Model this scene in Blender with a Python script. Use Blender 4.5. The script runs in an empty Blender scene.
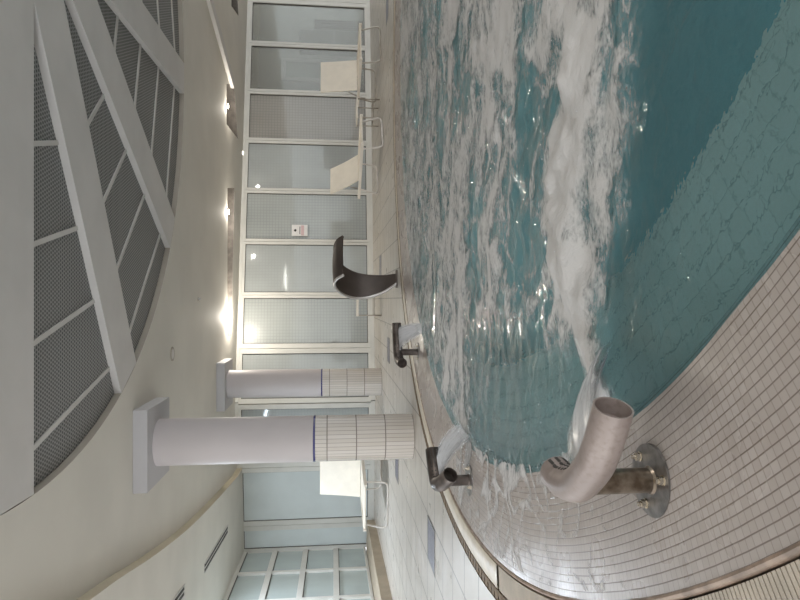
import bpy, bmesh, math, random
from mathutils import Vector, Matrix, noise
from mathutils.geometry import tessellate_polygon
random.seed(7)
S = bpy.context.scene
COL = S.collection
PI = math.pi
R = math.radians

# ---------------------------------------------------------------- camera frame
H = 1.0; F = 610.0; HOR = 333.0
TH = math.atan((400 - HOR) / F)
def ray(x, y):
    r = (300 - y) / F; d = (x - 400) / F
    return Vector((r, math.cos(TH) - d*math.sin(TH), -math.sin(TH) - d*math.cos(TH)))
def on_z(x, y, z):
    v = ray(x, y); t = (z - H)/v.z
    return Vector((0, 0, H)) + v*t
def on_y(x, y, Y):
    v = ray(x, y); t = Y/v.y
    return Vector((0, 0, H)) + v*t

# ---------------------------------------------------------------- materials
def srgb(r, g, b):
    f = lambda c: (c/255/12.92) if c/255 <= .04045 else ((c/255+.055)/1.055)**2.4
    return (f(r), f(g), f(b), 1)
class NB:
    def __init__(s, name):
        s.m = bpy.data.materials.new(name); s.m.use_nodes = True
        s.t = s.m.node_tree; s.n = s.t.nodes; s.l = s.t.links
        s.n.clear(); s.out = s.n.new('ShaderNodeOutputMaterial')
    def new(s, typ, ins=None, **kw):
        n = s.n.new(typ)
        for k, v in kw.items(): setattr(n, k, v)
        for k, v in (ins or {}).items(): s.put(n.inputs[k], v)
        return n
    def put(s, sock, v):
        if isinstance(v, bpy.types.NodeSocket): s.l.new(v, sock)
        else: sock.default_value = v
    def math(s, op, a, b=None, c=None):
        n = s.new('ShaderNodeMath', operation=op)
        s.put(n.inputs[0], a)
        if b is not None: s.put(n.inputs[1], b)
        if c is not None: s.put(n.inputs[2], c)
        return n.outputs[0]
    def mix(s, f, a, b):
        n = s.new('ShaderNodeMix', data_type='RGBA')
        s.put(n.inputs[0], f); s.put(n.inputs[6], a); s.put(n.inputs[7], b)
        return n.outputs[2]
    def ramp(s, f, a, b, lo=0., hi=1.):
        n = s.new('ShaderNodeMapRange', {'Value': f, 'From Min': a, 'From Max': b, 'To Min': lo, 'To Max': hi})
        n.interpolation_type = 'SMOOTHSTEP'
        return n.outputs[0]
    def pr(s, col, rough=.5, metal=0., normal=None, **kw):
        n = s.new('ShaderNodeBsdfPrincipled', {'Base Color': col, 'Roughness': rough, 'Metallic': metal})
        for k, v in kw.items(): s.put(n.inputs[k], v)
        if normal is not None: s.l.new(normal, n.inputs['Normal'])
        return n.outputs[0]
    def bump(s, h, st=.3, d=.01):
        return s.new('ShaderNodeBump', {'Height': h, 'Strength': st, 'Distance': d}).outputs[0]
    def noise(s, vec=None, scale=5., detail=3., rough=.5, dist=0.):
        n = s.new('ShaderNodeTexNoise', {'Scale': scale, 'Detail': detail, 'Roughness': rough, 'Distortion': dist})
        if vec is not None: s.l.new(vec, n.inputs['Vector'])
        return n.outputs[0]
    def obj(s): return s.new('ShaderNodeTexCoord').outputs['Object']
    def uv(s): return s.new('ShaderNodeTexCoord').outputs['UV']
    def fin(s, sh):
        s.l.new(sh, s.out.inputs['Surface']); return s.m

def mottled(name, c, rough=.5, metal=0., var=.12, scale=6., bump=0., spec=None):
    b = NB(name); o = b.obj()
    n = b.noise(o, scale, 4.)
    dark = (c[0]*(1-var), c[1]*(1-var), c[2]*(1-var), 1)
    light = tuple(min(1, x*(1+var*.6)) for x in c[:3]) + (1,)
    colr = b.mix(b.ramp(n, .3, .7), dark, light)
    nrm = b.bump(b.noise(o, scale*12, 2.), bump, .003) if bump else None
    kw = {'Specular IOR Level': spec} if spec is not None else {}
    return b.fin(b.pr(colr, rough, metal, nrm, **kw))

M = {}
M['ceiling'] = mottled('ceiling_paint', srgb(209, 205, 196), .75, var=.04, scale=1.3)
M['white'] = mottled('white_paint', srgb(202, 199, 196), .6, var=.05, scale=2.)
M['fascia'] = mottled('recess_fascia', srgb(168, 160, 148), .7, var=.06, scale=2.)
M['frame'] = mottled('cream_frame', srgb(212, 211, 205), .45, var=.05, scale=3.)
M['column'] = mottled('column_paint', srgb(188, 181, 181), .5, var=.04, scale=1.5)
M['cap'] = mottled('column_capital', srgb(182, 180, 182), .6, var=.04, scale=2.)
M['band'] = mottled('navy_band', srgb(46, 42, 100), .25, var=.2, scale=9.)
M['dark'] = mottled('dark_void', srgb(66, 62, 58), .8, var=.2)
M['slot'] = mottled('slot_grey', srgb(128, 122, 116), .7, var=.25, scale=8.)
M['gasket'] = mottled('dark_gasket', srgb(70, 66, 60), .6, var=.2)
M['plastic'] = mottled('white_plastic', srgb(226, 219, 208), .4, var=.04, scale=4.)
M['sling'] = mottled('white_sling', srgb(228, 220, 206), .6, var=.05, scale=5., bump=.1)
M['tube'] = mottled('lounger_tube', srgb(172, 164, 152), .35, .35, var=.15, scale=6.)
M['tubew'] = mottled('white_tube', srgb(215, 209, 202), .35, var=.08, scale=6.)
M['steel_dark'] = mottled('dark_steel', srgb(84, 75, 70), .5, .5, var=.15, scale=4.)
M['steel_rim'] = mottled('steel_edge', srgb(200, 196, 194), .3, .7, var=.15)
M['steel_bolt'] = mottled('steel_bolt', srgb(196, 186, 170), .25, .9, var=.25, scale=30.)
M['curtain'] = mottled('grey_curtain', srgb(120, 115, 110), .9, var=.15)
M['door'] = mottled('white_door', srgb(226, 228, 226), .5, var=.04)
M['bluegrey'] = mottled('bluegrey_grate', srgb(128, 128, 142), .4, var=.15, scale=30.)
M['paper'] = mottled('paper', srgb(226, 224, 222), .7, var=.03)
M['ink'] = mottled('ink', srgb(40, 40, 42), .7, var=.1)
M['pink'] = mottled('pink_print', srgb(206, 178, 180), .7, var=.05)
M['gutter'] = mottled('gutter_brown', srgb(126, 104, 76), .6, var=.4, scale=25.)
M['slat'] = mottled('grate_cream', srgb(182, 171, 156), .6, var=.12, scale=9.)
M['cover'] = mottled('channel_cover', srgb(212, 202, 184), .35, var=.12, scale=9.)
M['rim'] = mottled('rim_stone', srgb(150, 130, 114), .5, var=.35, scale=14.)
M['edge'] = mottled('soffit_edge', srgb(190, 180, 158), .6, var=.05, scale=2.)
M['curb'] = mottled('curb_tile', srgb(172, 158, 138), .5, var=.1, scale=5.)

def spot_mat():
    b = NB('lamp_glow')
    e = b.new('ShaderNodeEmission', {'Color': (1, .93, .8, 1), 'Strength': 30.})
    return b.fin(e.outputs[0])
M['glow'] = spot_mat()

# near spout steel: satin pipe with light smears, drill pattern
def pipe_mat():
    b = NB('satin_pipe'); o = b.obj()
    n = b.noise(o, 5., 4.); n2 = b.noise(o, 60., 3.)
    c = b.mix(b.ramp(n, .3, .7), srgb(140, 127, 121), srgb(166, 153, 147))
    c = b.mix(b.ramp(n2, .45, .75, 0, .35), c, srgb(120, 106, 98))
    return b.fin(b.pr(c, .45, .2, b.bump(n2, .05, .002)))
M['pipe'] = pipe_mat()
def pipe_dark():
    b = NB('dark_reflection_pipe'); o = b.obj()  # same steel; the dark ceiling it mirrors is put into its colour
    n = b.noise(o, 9., 4.)
    c = b.mix(b.ramp(n, .3, .7), srgb(64, 56, 51), srgb(112, 102, 96))
    return b.fin(b.pr(c, .4, .6))
M['pipe_dark'] = pipe_dark()
def post_mat():
    b = NB('brown_post'); o = b.obj()
    n = b.noise(o, 18., 4.)
    c = b.mix(b.ramp(n, .3, .7), srgb(92, 78, 64), srgb(150, 138, 124))
    return b.fin(b.pr(c, .28, .8))
M['post'] = post_mat()
def flange_mat():
    b = NB('grey_flange'); o = b.obj()
    n = b.noise(o, 30., 5.)
    c = b.mix(b.ramp(n, .3, .7), srgb(104, 100, 98), srgb(140, 136, 132))
    return b.fin(b.pr(c, .3, .75, b.bump(n, .15, .003)))
M['flange'] = flange_mat()

def tile_mat(name, ca, cb, grout, rough=.2, gx=.10, gy=.10, kx=.4, ky=1., var_scale=None, bump=.25, wet=True):
    """Square tiles counted by the UV map (one UV unit = one tile)."""
    b = NB(name); uv = b.uv()
    sx = b.new('ShaderNodeSeparateXYZ', {0: uv})
    fx = b.math('FRACT', sx.outputs[0]); fy = b.math('FRACT', sx.outputs[1])
    ex = b.math('MINIMUM', fx, b.math('SUBTRACT', 1., fx))
    ey = b.math('MINIMUM', fy, b.math('SUBTRACT', 1., fy))
    mx = b.ramp(ex, gx*.4, gx, kx, 0.); my = b.ramp(ey, gy*.4, gy, ky, 0.)
    g = b.math('MAXIMUM', mx, my)
    fl = b.new('ShaderNodeVectorMath', {0: uv}, operation='FLOOR').outputs[0]
    wn = b.new('ShaderNodeTexWhiteNoise', {'Vector': fl}).outputs[0]
    n = b.noise(b.obj(), 3., 4.)
    c = b.mix(wn, ca, cb)
    c = b.mix(b.ramp(n, .35, .7, 0, .22), c, tuple(x*.86 for x in ca[:3]) + (1,))
    c = b.mix(g, c, grout)
    ht = b.math('SUBTRACT', 1., g)
    nn = b.noise(b.obj(), 40., 3.)
    ht = b.math('ADD', ht, b.math('MULTIPLY', nn, .30 if wet else 0.))
    return b.fin(b.pr(c, b.ramp(n, .3, .7, rough*.85, rough*1.2), 0., b.bump(ht, bump, .004)))
M['mosaic'] = tile_mat('beige_mosaic', srgb(168, 158, 151), srgb(178, 169, 163), srgb(112, 100, 91), .28, .08, .09, .38, .95)
M['bench'] = tile_mat('bench_mosaic', srgb(228, 219, 208), srgb(232, 224, 214), srgb(176, 172, 164), .5, .06, .06, .5, .9, wet=False)
M['basin'] = tile_mat('basin_mosaic', srgb(74, 166, 180), srgb(86, 174, 188), srgb(74, 158, 172), .5, .06, .06, .6, .6, wet=False)
M['deck'] = tile_mat('deck_tile', srgb(190, 183, 173), srgb(195, 188, 179), srgb(112, 104, 95), .32, .026, .026, .9, 1., bump=.05, wet=False)
M['coltile'] = tile_mat('column_tile', srgb(196, 188, 178), srgb(206, 199, 192), srgb(112, 104, 96), .22, .07, .025, .75, .9, wet=False)

def mesh_panel():
    b = NB('perforated_panel'); o = b.obj()
    sx = b.new('ShaderNodeSeparateXYZ', {0: o})
    u = b.math('MULTIPLY', sx.outputs[0], 1/.036); v = b.math('MULTIPLY', sx.outputs[1], 1/.036)
    row = b.math('FLOOR', v)
    u = b.math('ADD', u, b.math('MULTIPLY', row, .5))
    fu = b.math('SUBTRACT', b.math('FRACT', u), .5); fv = b.math('SUBTRACT', b.math('FRACT', v), .5)
    d = b.math('SQRT', b.math('ADD', b.math('MULTIPLY', fu, fu), b.math('MULTIPLY', fv, fv)))
    hole = b.ramp(d, .28, .38, 1., 0.)
    c = b.mix(hole, srgb(150, 150, 149), srgb(76, 77, 78))
    return b.fin(b.pr(c, .6, .2))
M['mesh'] = mesh_panel()

def glass_mat(name, tint, opac, frost, grid=0.):
    """Window glass: a see-through part, a frosted body and a glossy coat."""
    b = NB(name); o = b.obj()
    tr = b.new('ShaderNodeBsdfTransparent', {'Color': (.86, .9, .88, 1)}).outputs[0]
    n = b.noise(o, 1.2, 3.)
    c = b.mix(b.ramp(n, .3, .7), tuple(x*.9 for x in tint[:3]) + (1,), tint)
    nrm = None
    if grid:
        sx = b.new('ShaderNodeSeparateXYZ', {0: o})
        fx = b.math('ABSOLUTE', b.math('SUBTRACT', b.math('FRACT', b.math('MULTIPLY', sx.outputs[0], 1/.075)), .5))
        fz = b.math('ABSOLUTE', b.math('SUBTRACT', b.math('FRACT', b.math('MULTIPLY', sx.outputs[2], 1/.075)), .5))
        g = b.math('MAXIMUM', b.ramp(fx, .36, .5), b.ramp(fz, .36, .5))
        c = b.mix(b.math('MULTIPLY', g, grid), c, srgb(104, 110, 110))
        nrm = b.bump(g, .25, .004)
    body = b.pr(c, frost, 0., nrm)
    m1 = b.new('ShaderNodeMixShader', {0: opac, 1: tr, 2: body}).outputs[0]
    gl = b.new('ShaderNodeBsdfGlossy', {'Color': (.9, .95, .95, 1), 'Roughness': .05}).outputs[0]
    fr = b.new('ShaderNodeFresnel', {'IOR': 1.45}).outputs[0]
    return b.fin(b.new('ShaderNodeMixShader', {0: fr, 1: m1, 2: gl}).outputs[0])
M['glass_frost'] = glass_mat('frosted_glass', srgb(190, 195, 194), .74, .35, .12)
M['glass_grid'] = glass_mat('frosted_wire_glass', srgb(190, 195, 193), .74, .3, .3)
M['glass_clear'] = glass_mat('clear_glass', srgb(182, 177, 169), .36, .3)
M['glass_mesh'] = glass_mat('screened_glass', srgb(176, 171, 163), .75, .4, .4)
M['glass_green'] = glass_mat('green_glass', srgb(206, 218, 216), .82, .25)
M['glass_bright'] = glass_mat('pale_glass', srgb(224, 232, 232), .85, .3)

def water_mat():
    b = NB('pool_water'); o = b.obj()
    n1 = b.noise(o, 7., 3., .55, .6); n2 = b.noise(o, 24., 2.)
    h = b.math('ADD', n1, b.math('MULTIPLY', n2, .25))
    nrm = b.bump(h, .35, .03)
    rf = b.new('ShaderNodeBsdfRefraction', {'Color': (.70, .89, .92, 1), 'Roughness': 0., 'IOR': 1.33, 'Normal': nrm}).outputs[0]
    gl = b.new('ShaderNodeBsdfGlossy', {'Color': (1, 1, 1, 1), 'Roughness': .04, 'Normal': nrm}).outputs[0]
    fr = b.new('ShaderNodeFresnel', {'IOR': 1.33, 'Normal': nrm}).outputs[0]
    # fine air bubbles carried in the stirred water give it a milky body
    at = b.new('ShaderNodeAttribute', attribute_name='air').outputs['Fac']
    df = b.new('ShaderNodeBsdfDiffuse', {'Color': srgb(130, 178, 184), 'Normal': nrm}).outputs[0]
    bod = b.new('ShaderNodeMixShader', {0: at, 1: rf, 2: df}).outputs[0]
    return b.fin(b.new('ShaderNodeMixShader', {0: fr, 1: bod, 2: gl}).outputs[0])
M['water'] = water_mat()
def foam_mat():
    b = NB('white_foam'); o = b.obj()
    at = b.new('ShaderNodeAttribute', attribute_name='foam').outputs['Fac']
    mp = b.new('ShaderNodeMapping', {'Vector': o, 'Scale': (.55, 1., 1.)}).outputs[0]
    n = b.noise(mp, 22., 5., .65, 1.); n2 = b.noise(mp, 75., 3.)
    k = b.math('ADD', at, b.math('MULTIPLY', b.math('SUBTRACT', n, .5), .9))
    k = b.math('ADD', k, b.math('MULTIPLY', b.math('SUBTRACT', n2, .5), .5))
    a = b.ramp(k, .26, .92, 0., .92)
    nrm = b.bump(n, .5, .02)
    df = b.pr(srgb(206, 203, 200), .6, 0., nrm)
    tr = b.new('ShaderNodeBsdfTransparent').outputs[0]
    return b.fin(b.new('ShaderNodeMixShader', {0: a, 1: tr, 2: df}).outputs[0])
M['foam'] = foam_mat()
def jet_mat():
    b = NB('jet_water'); uv = b.uv()
    mp = b.new('ShaderNodeMapping', {'Vector': uv, 'Scale': (34., 2.5, 1.)}).outputs[0]
    n = b.noise(mp, 1., 4., .65)
    sx = b.new('ShaderNodeSeparateXYZ', {0: uv})
    e = b.math('MULTIPLY', b.ramp(sx.outputs[0], 0., .38), b.ramp(sx.outputs[0], .62, 1., 1., 0.))
    n3 = b.noise(b.obj(), 34., 4., .7)
    e = b.math('MULTIPLY', e, b.math('ADD', .55, b.math('MULTIPLY', n3, .9)))
    e = b.math('MULTIPLY', e, b.ramp(sx.outputs[1], .8, 1., 1., .75))
    a = b.math('MINIMUM', .95, b.math('MULTIPLY', b.ramp(n, .15, .65, .5, 1.15), e))
    df = b.pr(srgb(206, 206, 208), .25)
    tr = b.new('ShaderNodeBsdfTransparent').outputs[0]
    return b.fin(b.new('ShaderNodeMixShader', {0: a, 1: tr, 2: df}).outputs[0])
M['jet'] = jet_mat()
M['drop'] = mottled('water_drop', srgb(226, 228, 230), .1, var=.02)

# ---------------------------------------------------------------- object helpers
def link(name, me, m, parent=None):
    o = bpy.data.objects.new(name, me); COL.objects.link(o)
    if m is not None and not me.materials: me.materials.append(m)
    if parent: o.parent = parent
    return o
def build(name, bm, m, parent=None, smooth=None, kind=None):
    me = bpy.data.meshes.new(name)
    bmesh.ops.recalc_face_normals(bm, faces=bm.faces)
    bm.to_mesh(me); bm.free()
    if smooth:
        for p in me.polygons: p.use_smooth = True
        if smooth != True: me.set_sharp_from_angle(angle=R(smooth))
    o = link(name, me, m, parent)
    if kind: o['kind'] = kind
    return o
def tag(o, label, cat, group=None, kind=None):
    o['label'] = label; o['category'] = cat
    if group: o['group'] = group
    if kind: o['kind'] = kind
    return o
def empty(name, label, cat, loc=(0, 0, 0), rz=0, group=None):
    o = bpy.data.objects.new(name, None); COL.objects.link(o)
    o.location = loc; o.rotation_euler = (0, 0, rz); o.empty_display_size = .1
    return tag(o, label, cat, group)
def copy_tree(o, parent=None):
    c = o.copy(); COL.objects.link(c); c.parent = parent
    for ch in list(o.children): copy_tree(ch, c)
    return c

def box(bm, x0, x1, y0, y1, z0, z1, bev=0.):
    b2 = bmesh.new()
    bmesh.ops.create_cube(b2, size=1)
    for v in b2.verts:
        v.co = Vector((x0 + (v.co.x+.5)*(x1-x0), y0 + (v.co.y+.5)*(y1-y0), z0 + (v.co.z+.5)*(z1-z0)))
    if bev: bmesh.ops.bevel(b2, geom=list(b2.edges), offset=bev, segments=2, affect='EDGES', profile=.6)
    join(bm, b2)
def join(bm, b2, mat=None):
    if mat: b2.transform(mat)
    me = bpy.data.meshes.new('tmp'); b2.to_mesh(me); b2.free()
    bm.from_mesh(me); bpy.data.meshes.remove(me)
def beam(bm, a, b, w, t, up=Vector((0, 0, 1)), bev=0.):
    """Bar from a to b, w wide across, t tall along up."""
    a = Vector(a); b = Vector(b); d = b - a; L = d.length; d.normalize()
    s = d.cross(up).normalized(); u = s.cross(d)
    b2 = bmesh.new(); box(b2, 0, L, -w/2, w/2, -t/2, t/2, bev)
    m = Matrix((d, s, u)).transposed().to_4x4(); m.translation = a
    join(bm, b2, m)
def tube(bm, pts, r, seg=14, cap=True, rf=None, inner=None):
    pts = [Vector(p) for p in pts]; n = len(pts); rings = []
    t0 = (pts[1]-pts[0]).normalized()
    nrm = t0.orthogonal().normalized(); prev = t0
    for i, p in enumerate(pts):
        t = ((pts[min(i+1, n-1)] - pts[max(i-1, 0)])).normalized()
        nrm = (prev.rotation_difference(t) @ nrm); nrm = (nrm - t*nrm.dot(t)).normalized(); prev = t
        b = t.cross(nrm); rr = rf(i/(n-1)) if rf else r
        rings.append([bm.verts.new(p + (nrm*math.cos(2*PI*k/seg) + b*math.sin(2*PI*k/seg))*rr) for k in range(seg)])
    for i in range(n-1):
        for k in range(seg):
            bm.faces.new((rings[i][k], rings[i][(k+1) % seg], rings[i+1][(k+1) % seg], rings[i+1][k]))
    if cap:
        bm.faces.new(rings[0][::-1]); bm.faces.new(rings[-1])
    return rings
def cyl(bm, c, r0, r1, z0, z1, seg=48, caps=True):
    tube_r = []
    for z, r in ((z0, r0), (z1, r1)):
        tube_r.append([bm.verts.new((c[0]+r*math.cos(2*PI*k/seg), c[1]+r*math.sin(2*PI*k/seg), z)) for k in range(seg)])
    a, b = tube_r
    for k in range(seg): bm.faces.new((a[k], a[(k+1) % seg], b[(k+1) % seg], b[k]))
    if caps: bm.faces.new(a[::-1]); bm.faces.new(b)
def revolve(bm, c, prof, a0, a1, n, uvscale=None, tile=.028):
    """Sweep a (radius, height) profile round c from angle a0 to a1; UV counted in tiles along arc and profile."""
    uvl = bm.loops.layers.uv.verify()
    full = abs(a1-a0-2*PI) < 1e-6
    L = [0.]
    for i in range(1, len(prof)): L.append(L[-1] + math.hypot(prof[i][0]-prof[i-1][0], prof[i][1]-prof[i-1][1]))
    V = []
    for k in range(n if full else n+1):
        a = a0 + (a1-a0)*k/n
        V.append([bm.verts.new((c[0]+r*math.cos(a), c[1]+r*math.sin(a), z)) for r, z in prof])
    rm = 5.1
    for k in range(n):
        k2 = (k+1) % len(V)
        for i in range(len(prof)-1):
            f = bm.faces.new((V[k][i], V[k2][i], V[k2][i+1], V[k][i+1]))
            ua = (a1-a0)*k/n*rm/tile; ub = (a1-a0)*(k+1)/n*rm/tile
            for lp, q in zip(f.loops, ((ua, L[i]), (ub, L[i]), (ub, L[i+1]), (ua, L[i+1]))):
                lp[uvl].uv = (q[0], q[1]/tile)
def curve_pts(ctrl, n=8):
    """Catmull-Rom through control points."""
    P = [Vector(p) for p in ctrl]; out = []
    P = [P[0]*2-P[1]] + P + [P[-1]*2-P[-2]]
    for i in range(1, len(P)-2):
        for k in range(n):
            t = k/n; a, b, c, d = P[i-1:i+3]
            out.append(.5*((2*b) + (c-a)*t + (2*a-5*b+4*c-d)*t*t + (3*b-a-3*c+d)*t*t*t))
    out.append(P[-2]); return out

# ================================================================= POOL
PC = Vector((3.73, 4.55)); RIM = 5.42; ZW = -.038
def ring_obj(name, prof, m, tile=.0295, n=220, a0=0., a1=2*PI, smooth=30):
    bm = bmesh.new(); revolve(bm, PC, prof, a0, a1, n, tile=tile)
    me = bpy.data.meshes.new(name); bm.to_mesh(me); bm.free()
    for p in me.polygons: p.use_smooth = True
    me.set_sharp_from_angle(angle=R(smooth))
    o = link(name, me, m); o['kind'] = 'structure'; return o
ring_obj('pool_ledge', [(5.402, -.006), (5.20, -.020), (4.86, -.036), (4.83, -.045), (4.82, -.32)], M['mosaic'])
ring_obj('pool_rim', [(5.425, -.10), (5.425, -.010), (5.420, -.002), (5.412, .002), (5.404, -.002), (5.400, -.009), (5.400, -.10)], M['rim'])
ring_obj('pool_bench', [(4.82, -.32), (4.20, -.36)], M['bench'], tile=.085)
ring_obj('pool_basin', [(4.20, -.36), (4.18, -1.05), (3.0, -1.15), (1.5, -1.2), (.01, -1.2)], M['basin'], tile=.05)
ring_obj('pool_gutter', [(5.70, -.03), (5.58, -.035), (5.575, -.16), (5.428, -.16), (5.428, -.02)], M['gutter'])
# brown stone edging with open ticks on the deck side of the channel
bm = bmesh.new()
nt = 420
for k in range(nt):
    a = 2*PI*k/nt; da = 2*PI/nt*.74
    b2 = bmesh.new(); revolve(b2, PC, [(5.585, -.03), (5.585, -.004), (5.645, -.004), (5.645, -.03)], a, a+da, 1); join(bm, b2)
o = build('trim_1', bm, M['gutter'], kind='structure')
# channel covers: slatted near the camera, plain beyond the joint
aj = math.atan2(3.64-PC.y, -1.72-PC.x)
if aj < 0: aj += 2*PI
slat_step = .0185/5.5
def slat_section(a0, a1):
    bm = bmesh.new(); a = a0+slat_step*.2
    while a + slat_step*.8 < a1:
        for (q0, q1) in (((5.432, -.028), (5.432, -.006)),):
            vs = []
            for aa in (a, a+slat_step*.74):
                for r in (5.432, 5.572):
                    for z in (-.028, -.004):
                        vs.append(bm.verts.new((PC.x+r*math.cos(aa), PC.y+r*math.sin(aa), z)))
            idx = ((0, 1, 3, 2), (4, 6, 7, 5), (0, 4, 5, 1), (2, 3, 7, 6), (1, 5, 7, 3), (0, 2, 6, 4))
            for f in idx: bm.faces.new([vs[i] for i in f])
        a += slat_step
    for r in (5.448, 5.556):     # two carrier bars under the slats
        b2 = bmesh.new(); revolve(b2, PC, [(r-.004, -.045), (r-.004, -.026), (r+.004, -.026), (r+.004, -.045), (r-.004, -.045)], a0+.002, a1-.002, 16); join(bm, b2)
    return bm
def slat_section_obj(a0, a1, label):
    o = build('overflow_grate', slat_section(a0, a1), M['slat'])
    return tag(o, label, 'grate', 'slatted overflow grates at the near pool edge')
slat_section_obj(aj+.003, aj+R(16), 'cream slatted overflow grate next to the joint with the plain channel cover')
slat_section_obj(aj+R(16), aj+R(33), 'cream slatted overflow grate behind the front spout, between the two other slatted grates')
slat_section_obj(aj+R(33), aj+R(52), 'cream slatted overflow grate nearest the camera, beyond the rust-stained rim')
cov = [('plain cream channel cover ending at the slatted grate joint', aj-R(20), aj-.003),
       ('plain cream channel cover behind the middle spout, left of the big column', aj-R(40), aj-R(20)-.003),
       ('plain cream channel cover between the farthest spout and the curved water chute', aj-R(62), aj-R(40)-.003),
       ('plain cream channel cover on the far pool edge in front of the glass wall', aj-R(88), aj-R(62)-.003),
       ('plain cream channel cover farthest right along the far pool edge', aj-R(125), aj-R(88)-.003)]
for lab, a0, a1 in cov:
    bm = bmesh.new()
    revolve(bm, PC, [(5.432, -.03), (5.432, -.004), (5.44, 0.), (5.565, 0.), (5.574, -.004), (5.574, -.03), (5.432, -.03)], a0, a1, 24)
    tag(build('channel_cover', bm, M['cover'], smooth=40), lab, 'cover', 'plain covers over the overflow channel')

# deck: ring-shaped hole filled by the pool
def flat(name, loops, z, m, tile=.46, off=(0, 0), flip=False, kind='structure'):
    loops3 = [[Vector((p[0], p[1], 0)) for p in l] for l in loops]
    tris = tessellate_polygon(loops3)
    allp = [p for l in loops3 for p in l]
    me = bpy.data.meshes.new(name)
    me.from_pydata([(p.x, p.y, z) for p in allp], [], [t[::-1] if flip else t for t in tris])
    uv = me.uv_layers.new(name='UVMap')
    for lp in me.loops:
        p = allp[lp.vertex_index]; uv.data[lp.index].uv = ((p.x-off[0])/tile, (p.y-off[1])/tile)
    o = link(name, me, m)
    if kind: o['kind'] = kind
    return o
circ = lambda c, r, n=160: [(c[0]+r*math.cos(2*PI*k/n), c[1]+r*math.sin(2*PI*k/n)) for k in range(n)]
flat('floor', [[(-7.5, -4), (14, -4), (14, 22), (-7.5, 22)], circ(PC, 5.65)[::-1]], 0., M['deck'], .46, (-2.5-.23, 6.2-.23))
bm = bmesh.new(); revolve(bm, PC, [(5.65, 0), (5.65, -.03)], 0, 2*PI, 160)
build('trim_2', bm, M['gutter'], kind='structure')

# ---- water surface and foam
def fbm(x, y, z, o=4):
    v = 0.; a = .5; f = 1.
    for _ in range(o):
        v += a*noise.noise((x*f, y*f, z)); a *= .5; f *= 2.05
    return v
sstep = lambda a, b, x: (lambda t: t*t*(3-2*t))(max(0., min(1., (x-a)/(b-a))))
PLUME = [(-.30, 2.22, .10), (-.14, 2.32, .11), (.08, 2.47, .15), (.28, 2.62, .20), (.48, 2.68, .24), (.66, 2.58, .22), (.82, 2.45, .15), (1.05, 2.52, .10)]
PLUME2 = [(-1.05, 4.72, .14), (-.7, 4.85, .16), (-.3, 4.9, .2), (.2, 4.8, .2)]
PLUME3 = [(-.2, 6.75, .1), (.2, 6.6, .25), (.8, 6.4, .3)]
def seg_gauss(P, x, y):
    best = 0.
    for (ax, ay, aw), (bx, by, bw) in zip(P, P[1:]):
        dx, dy = bx-ax, by-ay
        t = max(0., min(1., ((x-ax)*dx+(y-ay)*dy)/(dx*dx+dy*dy)))
        d = math.hypot(x-ax-t*dx, y-ay-t*dy); w = aw+(bw-aw)*t
        best = max(best, math.exp(-(d/w)**2))
    return best
def stir(x, y):
    """How much the jets stir the water here, 0 calm .. 1 boiling."""
    yb = 2.04 - .24*sstep(.1, .6, x) + .12*noise.noise((x*1.9, y*1.2, 0)) + .10*noise.noise((x*5., y*3., 2.))
    s = sstep(yb-.08, yb+.32, y)
    lee = sstep(-.05, -.45, x - .06*(y-2.2)) * sstep(5.2, 3.6, y)      # quieter pocket between the near spouts
    return s*(1-.75*lee)
def foam_density(x, y):
    s = stir(x, y)
    wx = x + .22*noise.noise((x*1.5, y*1.5, 4.)) + .07*noise.noise((x*5, y*5, 1.))
    wy = y + .22*noise.noise((x*1.5, y*1.5, 8.)) + .07*noise.noise((x*5, y*5, 6.))
    rid = 1 - abs(noise.noise((wx*1.6, wy*2.6, 11.)))*2.8
    rid2 = 1 - abs(noise.noise((wx*3.8, wy*5.5, 21.)))*2.6
    rid3 = 1 - abs(noise.noise((wx*8.5 + .3*rid, wy*11., 27.)))*2.4
    low = fbm(wx*.9, wy*1.4, 31., 4)
    d = .26 + .26*max(0, rid) + .26*max(0, rid2) + .20*max(0, rid3) + .95*low
    far = sstep(3.6, 7., y)
    d = d*(1-.25*far) + .14*far
    d *= s
    p = seg_gauss(PLUME, wx*.6+x*.4, wy*.6+y*.4)
    d = max(d, p*(1.35+1.4*fbm(wx*4.5, wy*6, 3., 5)))
    d = max(d, .85*seg_gauss(PLUME2, wx*.6+x*.4, wy*.6+y*.4) + .2*low)
    d = max(d, .6*seg_gauss(PLUME3, wx, wy))
    e = math.hypot(x-PC.x, y-PC.y)
    return d*sstep(4.86, 4.70, e)
def height(x, y):
    s = stir(x, y); e = math.hypot(x-PC.x, y-PC.y); ed = sstep(4.95, 4.55, e)
    p = seg_gauss(PLUME, x, y)
    h = .004*noise.noise((x*3, y*3, 5.))*(.4+ed)
    h += ed*s*(.045*fbm(x*1.6, y*3.2, 7., 3) + .016*noise.noise((x*6, y*9, 2.)))
    h += ed*p*(.04 + .075*fbm(x*7, y*7, 13., 4))
    return h
def axis(a, b, s0, s1, mid):
    out = [a]
    while out[-1] < b:
        t = max(0., min(1., (out[-1]-mid)/(b-mid))); out.append(out[-1] + s0 + (s1-s0)*t)
    return out
ys = axis(.0, 9.5, .016, .06, 2.6)
xs = []
x = -1.2
while x < 8.7:
    xs.append(x); x += .02 if x < 1.8 else (.035 if x < 3.5 else .06)
vid = {}; V = []; D = []; A = []
for j, y in enumerate(ys):
    for i, x in enumerate(xs):
        e = math.hypot(x-PC.x, y-PC.y)
        if e < 5.02:
            vid[i, j] = len(V); V.append((x, y, ZW + height(x, y))); D.append(foam_density(x, y))
Fq = []
for j in range(len(ys)-1):
    for i in range(len(xs)-1):
        q = [(i, j), (i+1, j), (i+1, j+1), (i, j+1)]
        if all(k in vid for k in q): Fq.append(tuple(vid[k] for k in q))
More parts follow.
